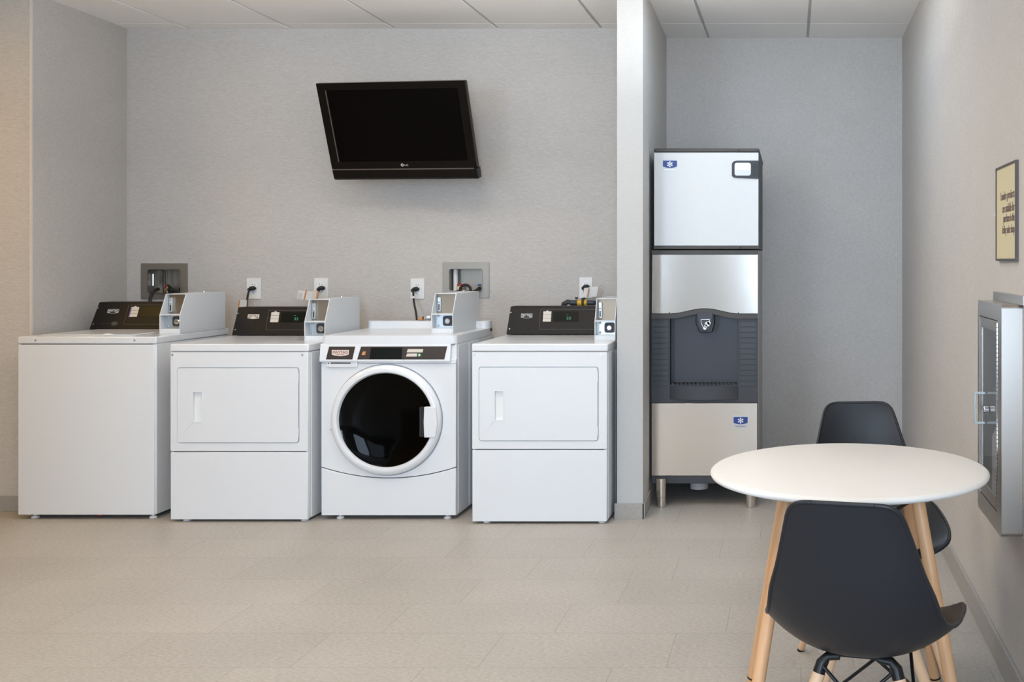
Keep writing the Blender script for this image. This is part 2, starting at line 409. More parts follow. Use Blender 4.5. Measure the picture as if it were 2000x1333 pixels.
def badge(parent, x, y, z, w_, h_, mp, mt, lean=0):
    """MAYTAG plaque: rounded frame, lettering and two bars"""
    def T(mb):
        return mb.xf(Matrix.Translation((x, y, z)) @ Matrix.Rotation(-lean, 4, 'X'))
    p = [(-w_/2, h_*.5), (-w_/2, -h_*.35)]+[(-w_/2+w_*i/10, -h_*.35-h_*.15*math.sin(PI*i/10)) for i in range(1, 10)]+[(w_/2, -h_*.35), (w_/2, h_*.5)]
    if mp is M['badgeg']:
        q = [(a*.93, b*.85) for a, b in p]
        f = T(MB().plate([p, q], -.0014, 0)).build('badge', mp, parent)
    else:
        f = T(MB().plate([p], -.0014, 0)).build('badge', mp, parent)
    T(MB().text('MAYTAG', w_*.84, h_*.46, front(0, -.0018, h_*.13))).build('badge_lettering', mt, f)
    for a_ in (-.44, .22): T(MB().box(w_*a_, w_*(a_+.22), -.0022, -.0014, -h_*.28, -h_*.18)).build('badge_bar', mt, f)
    return f
def console(root, xl, xr, y0, y1, z0, z1, first=False, ghost=False):
    """slanted control housing at the rear of the worktop"""
    yb = y1+.10; sl = .012
    A = MB()
    v = A.bm.verts.new
    pts = [(xl, y0, z0), (xr, y0, z0), (xr, yb, z0), (xl, yb, z0), (xl+sl, y1, z1), (xr-sl, y1, z1), (xr-sl, yb, z1), (xl+sl, yb, z1)]
    vs = [v(p) for p in pts]
    for f in ((0,1,2,3), (4,7,6,5), (0,4,5,1), (1,5,6,2), (2,6,7,3), (3,7,4,0)): A.bm.faces.new([vs[i] for i in f])
    c = A.build('console', M['brown'], root, bevel=.004)
    L = math.hypot(y1-y0, z1-z0); a = math.atan2(y1-y0, z1-z0)
    F = Matrix.Translation((xl, y0, z0)) @ Matrix.Rotation(-a, 4, 'X')     # u right, v up on the panel
    def onp(mb): return mb.xf(F)
    wd = xr-xl
    # framed inner panel
    u0 = wd*.315
    onp(MB().plate([rrect(u0, wd-.02, L*.18, L*.90, .004), rrect(u0+.0025, wd-.0225, L*.18+.0025, L*.90-.0025, .003)], -.0016, .0)).build('panel_frame', M['charcoal2'], c)
    badge(c, 0, 0, 0, .062, .026, M['badgeg'] if first != 'cream' else M['creamb'], M['snow'] if first != 'cream' else M['inkd'])
    for o in c.children:
        if o.name.startswith('badge'):
            mv = F @ Matrix.Translation((.105, -.0006, L*.66))
            for q in [o]+list(o.children):
                q.data.transform(Matrix.Translation(Vector(root.location))); q.data.transform(mv); q.data.transform(Matrix.Translation(-Vector(root.location)))
    # instruction sticker
    s0, s1 = u0+.018, u0+.062
    st = onp(MB().plate([[(s0, L*.46), (s1, L*.46), (s1, L*.82), (s1-.012, L*.82), ((s0+s1)/2, L*.86), (s0+.012, L*.82), (s0, L*.82)]], -.0014, 0)).build('sticker', M['cream'], c)
    for k in (1, 2): onp(MB().box(s0, s1, -.002, -.0013, L*(.46+.12*k)-.0006, L*(.46+.12*k)+.0006)).build('sticker_line', M['inkd'], st)
    dp = onp(MB().box(s1+.012, s1+.150, -.0016, 0, L*.46, L*.82)).build('display', M['display'], c)
    if not ghost:
        onp(MB().text('32', .024, .015, front(s1+.098, -.0019, L*.58))).build('display_digits', M['green'], dp)
        onp(MB().box(s1+.082, s1+.094, -.002, -.0016, L*.69, L*.70)).build('display_mark', M['green'], dp)
    for vv in (.20, .78): b = MB(); screw(b, .016, 0, L*vv, .004); onp(b).build('screw', M['zinc'], c)
    return c, F, L
def feet(root, xl, xr, y0, y1, m):
    for x in (xl+.065, xr-.035):
        for y in (y0+.03, y1-.04):
            MB().lathe([(.017, 0), (.019, .004), (.016, .010), (.008, .012), (.008, .032)], (x, y, 0), 'z', 20).build('foot', m, root)
def ribbed_side(x, y0, y1, z0, z1):
    """right-hand cabinet side with shallow pressed vertical ribs"""
    mb = MB(); prof = []
    n = 60
    for i in range(n+1):
        y = y0+(y1-y0)*i/n; d = 0
        for c in (.30, .42, .54):
            yy = y0+(y1-y0)*c
            if abs(y-yy) < .016: d = .006*math.cos((y-yy)/.016*PI/2)
        prof.append((x+d, y))
    prof += [(x-.003, y1), (x-.003, y0)]
    mb.prism(prof, 'z', z0, z1); return mb

# ------------------------------------------------------------ top loading washer
def top_loader():
    xl, xr, y0, y1, zt = -3.858, -3.165, 5.11, 5.77, .912
    t = thing('top_load_washer', 'white top load washing machine with a plain front, left end of the row', 'washing machine', ((xl+xr)/2, (y0+y1)/2, 0), group='coin laundry machines in a row')
    MB().box(xl+.004, xr-.004, y0+.003, y1, .022, zt-.036).build('cabinet', M['white2'], t, bevel=.006)
    MB().box(xl+.002, xr-.010, y0-.003, y0+.004, .022, zt-.040).build('front_panel', M['white2'], t, bevel=.003)
    MB().box(xl+.012, xr-.02, y0+.004, y1-.01, zt-.040, zt-.032).build('seam_gap', M['gap'], t)
    MB().box(xl, xr, y0-.004, y1, zt-.036, zt).build('worktop', M['white'], t, bevel=.006, seg=3)
    ld = MB().box(xl+.075, xr-.16, y0+.06, y0+.47, zt, zt+.006).build('lid', M['white'], t, bevel=.004)
    MB().sphere(((xl+xr)/2+.06, y0+.066, zt+.006), .02, (1.3, .4, .25)).build('lid_grip', M['whitep'], ld)
    for x in (xl+.092, xr-.108): b = MB(); screw(b, x, y0-.004, zt-.018, .005); b.build('screw', M['zinc'], t)
    c, F, L = console(t, xl+.018, xr-.10, 5.60, 5.665, zt+.002, zt+.150, ghost=True)
    MB().box(0, .006, -.0016, 0, L*.44, L*.80).xf(F @ Matrix.Translation((.197, 0, 0))).build('purple_label', M['purple'], c)
    m = MB().box(.055, .115, -.001, 0, L*.215, L*.225); m.sphere((.13, 0, L*.22), .018, (1, .08, .7))
    m.xf(F).build('cycle_mark', M['charcoal2'], c)
    coin_box(t, -3.273, xr, 5.305, 5.73, zt, 1.118)
    feet(t, xl, xr, y0, y1, M['whitep'])
    MB().sphere(((xl+xr)/2+.04, y0+.03, .014), .008, (1.6, 1, .8)).build('drain_clip', M['redv'], t)
top_loader()

# ------------------------------------------------------------ the two dryers
def dryer(label, xl, xr, y0, zt, first, cx0, cx1):
    y1 = y0+.68
    t = thing('tumble_dryer', label, 'dryer', ((xl+xr)/2, (y0+y1)/2, 0), group='coin laundry machines in a row')
    k = (xr-xl)/270.0            # metres per photo pixel across this front
    zb = .012
    def X(px): return xl+px*k
    def Z(h): return zt-h*k
    MB().box(xl+.004, xr-.004, y0+.006, y1, zb, zt-.040).build('cabinet', M['white2'], t, bevel=.006)
    ribbed_side(xr-.001, y0+.03, y1-.02, zb+.01, zt-.05).build('side_panel', M['white2'], t)
    dz1, dz0, sz = Z(46), Z(193), Z(210)
    dx0, dx1 = X(14), X(251)
    MB().plate([rect(xl+.001, xr-.004, sz+.002, zt-.040), rrect(dx0, dx1, dz0, dz1, .014)], y0-.004, y0+.006).build('front_panel', M['white'], t, bevel=.0025)
    MB().box(xl+.002, xr-.005, y0-.004, y0+.006, zb, sz-.003).build('lower_panel', M['white'], t, bevel=.003)
    MB().box(xl+.015, xr-.02, y0+.002, y0+.0065, sz-.006, sz+.004).build('seam_gap', M['gap'], t)
    hx0, hx1, hz1, hz0 = X(45), X(64), Z(94), Z(151)
    d = MB().plate([rrect(dx0+.003, dx1-.003, dz0+.003, dz1-.003, .012), rrect(hx0+.003, hx1-.003, hz0, hz1, .003)], y0-.008, y0+.005).build('door', M['white'], t, bevel=.002)
    MB().plate([rrect(hx0-.004, hx1+.002, hz0-.006, hz1+.006, .006), rrect(hx0+.003, hx1-.003, hz0, hz1, .003)], y0-.0095, y0-.008).build('handle', M['white'], d, bevel=.0006)
    MB().box(hx0+.001, hx1-.001, y0+.004, y0+.0055, hz0-.002, hz1+.002).build('handle_pocket', M['whitep'], d)
    for zz in (dz1-.05, dz0+.05): MB().box(dx1-.006, dx1-.001, y0-.009, y0-.003, zz-.022, zz+.022).build('hinge', M['whitep'], d, bevel=.001)
    MB().box(xl, xr, y0-.007, y1, zt-.038, zt).build('worktop', M['white'], t, bevel=.006, seg=3)
    MB().box(xl+.01, xr-.01, y0-.002, y1-.01, zt-.041, zt-.037).build('seam_gap', M['gap'], t)
    for x in (xl+.012, xr-.032): b = MB(); screw(b, x, y0-.004, zt-.054, .006); b.build('screw', M['zinc'], t)
    console(t, cx0, cx1, 5.60, 5.645, zt+.003, zt+.155, first=first)
    coin_box(t, xr-.108, xr-.001, 5.235, 5.655, zt, zt+.212)
    feet(t, xl, xr, y0, y1, M['whitep'])
    return t
dryer('white tumble dryer between the top load washer and the round door washer', -3.066, -2.381, 5.06, .880, 'cream', -3.06, -2.48)
dryer('white tumble dryer at the right end of the row, beside the pale partition', -1.564, -.897, 5.02, .884, True, -1.558, -.995)

# ------------------------------------------------------------ front loading washer
def front_loader():
    xl, xr, y0, y1, zt = -2.341, -1.665, 5.10, 5.74, .918
    t = thing('front_load_washer', 'white front load washing machine with a big round dark glass door', 'washing machine', ((xl+xr)/2, (y0+y1)/2, 0), group='coin laundry machines in a row')
    cx, cz = -2.012, .4985
    def P(px, py, d=5.08): v = W(px, py, d); return v.x, v.z
    cb_ = MB().plate([rect(xl+.004, xr-.004, .020, zt-.042), circ(cx, cz, .262)], y0+.012, y0+.50)
    cb_.box(xl+.004, xr-.004, y0+.50, y1, .020, zt-.042)
    cb_.build('cabinet', M['white2'], t)
    ribbed_side(xr-.001, y0+.03, y1-.02, .03, zt-.05).build('side_panel', M['white2'], t)
    # front skin with the round door opening; lower edge follows the curved kick panel
    zsea = P(0, 713)[1]
    def kick(x): return .263-.055*(1-((x-(xl+xr)/2)/((xr-xl)/2))**2)
    n = 24; xs = [xl+.002+(xr-xl-.006)*i/n for i in range(n+1)]
    outline = [(x, kick(x)+.0025) for x in xs]+[(xr-.004, .778), (xl+.002, .778)]
    MB().plate([outline, circ(cx, cz, .279)], y0, y0+.014).build('front_panel', M['white'], t, bevel=.002)
    MB().plate([[(xl+.002, .022)]+[(xr-.004, .022)]+[(x, kick(x)-.0025) for x in xs[::-1]]], y0-.002, y0+.012).build('kick_panel', M['white'], t, bevel=.003)
    MB().plate([[(x, kick(x)-.006) for x in xs]+[(x, kick(x)+.006) for x in xs[::-1]]], y0+.008, y0+.0125).build('seam_gap', M['gap'], t)
    MB().box(xl+.002, xr-.003, y0+.001, y0+.014, .779, .80).build('upper_rail', M['white'], t, bevel=.002)
    # leaning control fascia with its two dark insets
    fz0, fz1 = .786, zt-.040
    MB().prism([(y0-.018, fz0+.006), (y0-.012, fz0), (y0+.02, fz0), (y0+.02, fz1), (y0-.004, fz1), (y0-.014, fz0+.03)], 'x', xl-.002, xr-.028).build('fascia', M['white'], t, bevel=.004, seg=3)
    a = math.atan2(.010, fz1-fz0-.03)
    def inset(pl, name, m, off=0):
        mb = MB().plate([pl], -.0015-off, .004)
        return mb.xf(Matrix.Translation((0, y0-.014, fz0+.03)) @ Matrix.Rotation(-a, 4, 'X') @ Matrix.Translation((0, 0, -(fz0+.03))))
    D = 5.085
    def q(px, py): v = W(px, py, D); return (v.x, v.z)
    i1 = inset([q(637, 702.5), q(641.5, 677.5), q(692.5, 677.5), q(688.5, 702.5)], 0, 0).build('brand_inset', M['brown2'], t)
    i2 = inset([q(698, 702.5), q(704, 677.5), q(872.5, 677), q(868, 702.5)], 0, 0).build('control_inset', M['brown2'], t)
    inset([q(722, 702), q(724, 679.5), q(785, 679.5), q(785, 702)], 0, 0, .0006).build('display', M['display'], i2)
    inset([q(706, 694), q(708, 687), q(714, 687), q(713, 694)], 0, 0, .0006).build('indicator', M['orange'], i2)
    kb = inset([q(794, 689), q(796, 682.5), q(826, 682.5), q(825, 689)], 0, 0, .0008).build('key_label', M['cream'], i2)
    inset([q(793, 697), q(795, 691), q(815, 691), q(814, 697)], 0, 0, .0008).build('key_label', M['cream'], i2)
    inset(circ(*q(819, 694), .0085, 20), 0, 0, .001).build('start_button', M['greenb'], i2)
    inset(circ(*q(819, 694), .004, 16), 0, 0, .0016).build('start_mark', M['snow'], i2)
    bd = MB().plate([[(q(648, 684)[0], q(648, 684)[1]), q(648, 693), q(652, 694.5), q(665, 696), q(677, 694.5), q(681, 693), q(681.5, 684)]], y0-.0160, y0-.0125).build('badge', M['creamb'], i1)
    v = W(664.7, 688.5, D)
    MB().text('MAYTAG', .074, .013, front(v.x, y0-.0164, v.z)).build('badge_lettering', M['red'], bd)
    MB().text('COMMERCIAL LAUNDRY', .040, .0032, front(v.x, y0-.0164, v.z-.0105)).build('badge_line', M['red'], bd)
    # dispenser drawer under the fascia
    dr = MB().box(q(636, 0)[0], q(697, 0)[0], y0-.010, y0+.01, q(0, 718)[1]-.001, fz0+.004).build('detergent_drawer', M['white'], t, bevel=.004)
    MB().box(q(645, 0)[0], q(684, 0)[0], y0-.0108, y0-.006, fz0-.008, fz0-.001).build('drawer_slot', M['gap'], dr)
    MB().sphere((q(640.5, 0)[0], y0-.010, fz0-.006), .0035).build('drawer_lock', M['inkd'], dr)
    # worktop with rounded corners and raised rear ledge
    wt = MB().plate([rrect(xl, xr-.002, y0-.004, y1, .03)], zt-.042, zt, 'z').build('worktop', M['white'], t, bevel=.012, seg=4)
    MB().plate([rrect(xl, xr-.002, y1-.10, y1+.004, .035)], zt-.02, zt+.040, 'z').build('rear_ledge', M['white'], t, bevel=.016, seg=4)
    MB().box(xl+.012, xr-.012, y0+.002, y1-.02, zt-.045, zt-.040).build('seam_gap', M['gap'], t)
    # door
    dx, dzc = -2.012, .4985
    door = MB().lathe([(.2735, .004), (.2745, -.012), (.268, -.024), (.252, -.032), (.240, -.030), (.2335, -.020), (.2335, .004)], (dx, y0, dzc), 'y', 96, closed=True).build('door', M['white'], t, angle=40)
    MB().lathe([(.0, .012), (.12, .010), (.20, .000), (.2335, -.014), (.2335, -.010), (.20, .005), (.12, .015), (0, .017)], (dx-.001, y0, dzc), 'y', 96).build('door_glass', M['dglass'], door)
    MB().lathe([(.2335, -.014), (.2335, .012), (.19, .05), (.185, .065), (.20, .067)], (dx, y0, dzc), 'y', 64, cap=False).build('door_gasket', M['rubber'], door)
    h0 = W(829, 822, 5.07); hz0, hz1 = W(0, 855, 5.07).z, W(0, 795, 5.07).z
    hx0, hx1 = h0.x, dx+.257
    def yy(x): return y0-.034
    hb = MB().plate([[(hx0, hz0), (hx1-.004, hz0), (hx1+.006, (hz0+hz1)/2), (hx1-.004, hz1), (hx0, hz1), (hx0-.003, (hz0+hz1)/2)]], y0-.0365, y0-.012)
    hd = hb.build('door_handle', M['white'], door, bevel=.003)
    MB().box(hx0-.028, hx0+.002, y0-.026, y0-.008, hz0+.002, hz1-.002).build('handle_recess', M['blackp'], hd, bevel=.003)
    MB().cyl((hx0-.008, y0-.030, hz0+.004), (hx0-.008, y0-.030, hz1-.004), .006).build('handle_grip', M['blackp'], hd)
    MB().sphere((dx-.2745, y0-.008, dzc-.045), .006).build('hinge_pin', M['zinc'], door)
    # drum behind the glass
    MB().lathe([(.19, .068), (.205, .09), (.205, .40), (.05, .42), (0, .40)], (dx, y0, dzc), 'y', 48, cap=False).build('drum', M['drum'], t)
    for k in range(3):
        a_ = math.radians(100+120*k)
        MB().tube([(dx+.19*math.cos(a_), y0+yy_, dzc+.19*math.sin(a_)) for yy_ in (.10, .2, .38)], .022, 10).build('drum_baffle', M['drum'], t)
    coin_box(t, -1.845, -1.733, 5.25, 5.69, zt, 1.122)
    feet(t, xl+.02, xr-.02, y0, y1, M['whitep'])
front_loader()

# ------------------------------------------------------------ wall services
def supply_box(label, B, I, ribs, kind):
    cx, cz = (B[0]+B[1])/2, (B[2]+B[3])/2
    t = thing('supply_box', label, 'plumbing box', (cx, YB, cz), group='recessed steel supply boxes')
    MB().plate([rrect(*B, .003, 2), rrect(*I, .014)], YB-.006, YB).build('face_plate', M['steelb'], t, bevel=.001)
    lo = (I[0]-.003, I[1]+.003, I[2]-.003, I[3]+.003)
    MB().plate([rrect(*I, .014), rrect(I[0]+.003, I[1]-.003, I[2]+.003, I[3]-.003, .012)], YB-.012, YB+.09).build('inner_rim', M['steelb'], t)
    MB().plate([rrect(*I, .014)], YB+.09, YB+.094).build('back_plate', M['steelb'], t)
    if ribs:
        for i in range(3): MB().box(I[0]+.035+.012*i, I[0]+.041+.012*i, YB+.075, YB+.09, I[2]+.003, I[3]-.003).build('back_rib', M['steelb'], t)
        MB().box(I[0]+.095, I[0]+.10, YB+.06, YB+.09, I[2]+.003, I[3]-.003).build('back_rib', M['steelb'], t)
        MB().cyl((I[0]+.012, YB+.03, I[2]+.05), (I[0]+.012, YB+.03, I[3]-.03), .009).build('standpipe', M['chrome'], t)
    else:
        MB().cyl((I[0]+.022, YB+.05, I[2]+.003), (I[0]+.022, YB+.05, I[3]-.004), .014).build('standpipe', M['whitep'], t)
    return t
def valve(root, x, y, z, col, name):
    v = MB(); v.cyl((x, y+.05, z), (x, y-.012, z), .009); v.cyl((x, y, z-.018), (x, y, z+.014), .007); v.cyl((x, y-.012, z), (x, y-.020, z), .012, n=6)
    b = v.build('valve', M['brass'], root)
    MB().box(x-.014, x+.014, y-.008, y+.006, z+.014, z+.026).build('valve_handle', col, b, bevel=.003)
sb = supply_box('square stainless supply box in the wall above the top load washer', B1, I1, True, 1)
valve(sb, -3.725, YB+.02, 1.118, M['redv'], 'a')
sp = W(299, 588, 6.03)
MB().tube([W(309, 565, 6.09), W(304, 566, 6.06), W(298, 572, 6.04), W(294, 582, 6.02), W(292, 600, 6.01), W(292, 640, 6.01)], .0095).build('black_hose', M['rubber'], sb)
b = MB(); b.tube([W(328, 558, 6.13), W(332, 562, 6.10), W(340, 568, 6.09), W(350, 570, 6.10), W(353, 563, 6.13)], .008); b.tube([W(332, 574, 6.08), W(330, 565, 6.09), W(337, 570, 6.07), W(330, 579, 6.07)], .010)
b.build('black_hose', M['rubber'], sb)
sb = supply_box('square stainless supply box in the wall above the round door washer', B2, I2, False, 2)
valve(sb, W(896, 0, YB).x, YB+.02, 1.128, M['redv'], 'a'); valve(sb, W(936, 0, YB).x, YB+.02, 1.126, M['bluev'], 'b')
c0 = W(911, 566, 6.05)
pts = [W(893, 570, 6.09), W(893, 585, 6.03), W(897, 574, 6.0)]+[Vector((c0.x+.030*math.cos(a), 6.03, c0.z+.002+.026*math.sin(a))) for a in [PI*(1-i/8) for i in range(9)]]+[W(922, 580, 6.0)]
MB().tube(pts, .0085).build('black_hose', M['rubber'], sb)
MB().tube([W(936, 563, 6.09), W(930, 568, 6.04), W(920, 572, 6.02), W(914, 582, 6.01)], .009).build('black_hose', M['rubber'], sb)
MB().cyl(W(909, 571, 6.0), W(915, 571, 6.0), .008).build('hose_clip', M['brass'], sb)

def outlet(label, px0, px1, py0, py1):
    a, b_ = W(px0, py0, YB), W(px1, py1, YB); cx, cz = (a.x+b_.x)/2, (a.z+b_.z)/2
    t = thing('wall_outlet', label, 'wall outlet', (cx, YB, cz), group='white wall outlets')
    wv = (b_.x-a.x)/2; hv = (a.z-b_.z)/2
    MB().plate([rrect(cx-wv, cx+wv, cz-hv, cz+hv, .004)], YB-.006, YB).build('cover_plate', M['whitep'], t, bevel=.0018)
    for dz in (.021, -.021):
        f = MB().plate([rrect(cx-.017, cx+.017, cz+dz-.014, cz+dz+.014, .009)], YB-.0075, YB-.005).build('socket', M['snow'], t, bevel=.0005)
        s_ = MB(); s_.box(cx-.008, cx-.0055, YB-.0079, YB-.007, cz+dz-.003, cz+dz+.007); s_.box(cx+.0055, cx+.008, YB-.0079, YB-.007, cz+dz-.003, cz+dz+.006)
        s_.cyl((cx, YB-.0079, cz+dz-.008), (cx, YB-.007, cz+dz-.008), .0025, n=10); s_.build('slots', M['inkd'], f)
    return t
outlet('white wall outlet with its black plug, right of the left supply box', 483, 510.5, 543.5, 584)
outlet('white wall outlet behind hanging paper tags, left of centre', 614.5, 641.5, 543.5, 583)
outlet('white wall outlet above the round door washer, black cord hanging straight down', 802.5, 829, 544, 584)
outlet('white wall outlet above the right dryer, nearest the partition', 1132, 1157, 542, 583)
def cord(label, plug, pts):
    p = W(*plug, YB-.02)
    t = thing('power_cord', label, 'power cord', p, group='black power cords')
    b = MB(); b.sphere(p, .016, (1.35, .95, .8)); b.sphere(p+Vector((-.018, -.004, -.008)), .010, (1, 1, 1.1))
    b.cyl(p, (p.x, YB-.0078, p.z), .013)
    b.build('plug', M['rubber'], t)
    q = [p+Vector((-.014, -.004, -.006))]+[W(*k) for k in pts]
    # smooth the path
    for _ in range(2):
        r = [q[0]]
        for u, v in zip(q, q[1:]): r += [u*.75+v*.25, u*.25+v*.75]
        q = r+[q[-1]]
    MB().tube(q, .0055).build('cable', M['rubber'], t)
    return t
c1 = cord('black power cord with a white tag, behind the left dryer console', (493, 563.5), [(485, 570, 6.06), (482, 590, 6.04), (481, 625, 6.0), (481, 720, 5.98)])
e = W(475, 592, 6.02)
MB().prism([(e.x-.021, e.z-.05), (e.x+.021, e.z-.05), (e.x+.025, e.z+.016), (e.x-.013, e.z+.018)], 'y', 6.01, 6.016).build('tag', M['paperw'], c1)
MB().prism([(e.x-.028, e.z-.05), (e.x-.021, e.z-.05), (e.x-.013, e.z+.018), (e.x-.018, e.z+.016)], 'y', 6.008, 6.016).build('tag_edge', M['orange'], c1)
c2 = cord('black power cord whose paper tags hang left of its outlet', (628, 563), [(620, 570, 6.05), (618, 590, 6.03), (618, 700, 6.0)])
def quad_tag(root, name, pts, d, m):
    v = [W(x, y, d) for x, y in pts]
    return MB().prism([(p.x, p.z) for p in v], 'y', d, d+.001).build(name, m, root)
tg = quad_tag(c2, 'tag', [(580, 584), (582, 567), (614, 570), (611, 588)], 5.98, M['paperw'])
quad_tag(tg, 'tag_stripe', [(592, 587), (597, 567), (600, 567), (595, 587)], 5.978, M['orange'])
quad_tag(tg, 'tag_print', [(582, 585), (583, 573), (590, 573), (589, 585)], 5.978, M['cream'])
tg = quad_tag(c2, 'tag', [(608, 588), (611, 568), (622, 569), (619, 588)], 5.97, M['creamb'])
quad_tag(tg, 'tag_stripe', [(616, 588), (619, 569), (621.5, 569), (618.5, 588)], 5.968, M['orange'])
c3 = cord('black power cord hanging down to the round door washer top', (812, 565), [(807, 571, 6.06), (808, 590, 6.04), (813, 612, 6.0), (815, 640, 5.93), (815, 700, 5.9)])
MB().cyl(W(808, 579, 6.035), W(808, 583, 6.035), .008).build('cord_band', M['whitep'], c3)
h = thing('hose_coupling', 'small pale and brown hose coupling on the ledge behind the round door washer', 'hose fitting', W(825, 626, 5.70))
MB().cyl(W(818, 623, 5.70), W(829, 623, 5.70), .0090).build('coupling_body', M['orange'], h)
MB().cyl(W(829, 622, 5.70), W(845, 622, 5.70), .010).build('coupling_sleeve', M['greyp'], h)
MB().cyl(W(826, 622, 5.699), W(828.5, 622, 5.699), .0098).build('coupling_ring', M['brown2'], h)
MB().box(W(835, 0, 5.7).x, W(843, 0, 5.7).x, 5.68, 5.69, W(0, 622, 5.7).z, W(0, 617, 5.7).z).build('coupling_lever', M['snow'], h, bevel=.003)
MB().tube([W(845, 622, 5.70), W(852, 622, 5.735), W(858, 622, 5.775), W(862, 660, 5.80)], .009).build('coupling_hose', M['greyp'], h)
c4 = cord('black power cord behind the right dryer, with white tags', (1145, 560.5), [(1141, 570, 6.06), (1139, 590, 6.04), (1139, 700, 6.0)])
tg = quad_tag(c4, 'tag', [(1138, 582), (1140.5, 563), (1149, 562), (1147, 581)], 6.0, M['paperw'])
quad_tag(tg, 'tag_stripe', [(1146, 581), (1149, 562), (1151, 563), (1148, 581)], 5.998, M['orange'])
quad_tag(c4, 'tag', [(1147, 581), (1150, 561), (1169, 560), (1165, 580)], 6.01, M['paperw'])
g = thing('gas_valve', 'yellow handled gas valve and dark flexible pipe behind the right dryer console', 'gas valve', W(1125, 592, 5.95))
MB().tube([W(1099, 640, 5.97), W(1099, 603, 5.96), W(1102, 594, 5.95), W(1109, 590, 5.95), W(1118, 592, 5.95)], [.016, .016, .016, .015, .014], 14).build('elbow_pipe', M['charcoal'], g)
MB().cyl(W(1114, 592, 5.95), W(1130, 592, 5.95), .016).build('pipe_nut', M['navy'], g, bevel=.002)
MB().cyl(W(1126, 585, 5.95), W(1126, 580.5, 5.95), .008).build('pipe_stub', M['navy'], g)
MB().cyl(W(1128, 592, 5.95), W(1147, 592, 5.95), .019).build('valve_body', M['yellow'], g, bevel=.003)
MB().box(W(1137, 0, 5.94).x, W(1140.5, 0, 5.94).x, 5.915, 5.985, W(0, 600, 5.94).z, W(0, 582, 5.94).z).build('valve_lever', M['inkd'], g, bevel=.002)
MB().tube([W(1147, 592, 5.95), W(1158, 592, 5.95), W(1166, 592, 5.97), W(1170, 600, 5.98), W(1171, 640, 5.98)], .0145, 12).build('outlet_pipe', M['navy'], g)

# ------------------------------------------------------------ television
def television():
    tilt, yaw = math.radians(19.6), math.radians(-6.2)
    cen = (W(621, 163, 5.65)+W(911, 157, 5.555)+W(932, 348, 5.745)+W(650, 354, 5.832))/4
    t = thing('television', 'black flat television tilted down on its bracket high on the wall', 'television', cen, local=True)
    t.rotation_euler = (tilt, 0, yaw)
    w_, h_ = .855, .553
    z0, z1 = -h_/2, h_/2
    MB().plate([rrect(-w_/2, w_/2, z0+.066, z1, .006), rrect(-w_/2+.046, w_/2-.046, z0+.108, z1-.040, .002)], -.004, .020).build('bezel', M['tvb'], t, bevel=.003)
    MB().box(-w_/2+.046, w_/2-.046, .002, .02, z0+.108, z1-.040).build('screen', M['tvs'], t)
    ln = MB(); ln.box(-w_/2+.0455, -w_/2+.0500, -.0045, .002, z0+.108, z1-.040); ln.build('bezel_reflection', M['tvl'], t)  # lighter strip painted as the reflection along the left inner bezel
    MB().prism([(-.006, z0+.062), (-.004, z0+.012), (.006, z0), (.05, z0), (.05, z0+.062)], 'x', -w_/2, w_/2-.002).build('speaker_bar', M['tvb'], t, bevel=.003)
    MB().box(-w_/2+.004, w_/2-.018, -.008, 0, z0+.060, z0+.0665).build('silver_line', M['tvl'], t)
    MB().box(-w_/2+.004, w_/2-.004, .020, .045, z0+.06, z1-.004).build('back_shell', M['blackp'], t, bevel=.008)
    MB().box(-w_/2+.12, w_/2-.12, .045, .085, z0+.05, z1-.10).build('back_hump', M['blackp'], t, bevel=.02)
    lg = MB().plate([circ(-.006, z0+.086, .009, 24), circ(-.006, z0+.086, .0035, 16)], -.0052, -.004)
    lg.text('LG', .020, .010, front(.018, -.0048, z0+.086))
    lg.build('logo', M['badgeg'], t)
    # arm back to the wall
    inv = (Matrix.Translation(cen) @ Matrix.Rotation(yaw, 4, 'Z') @ Matrix.Rotation(tilt, 4, 'X')).inverted()
    arm = MB(); arm.tube([(cen.x, YB-.02, cen.z-.02), (cen.x, cen.y+.12, cen.z-.02)], .022); arm.box(cen.x-.10, cen.x+.10, YB-.02, YB-.001, cen.z-.12, cen.z+.10)
    arm.xf(inv).build('wall_bracket', M['metalb'], t, bevel=.003)
television()

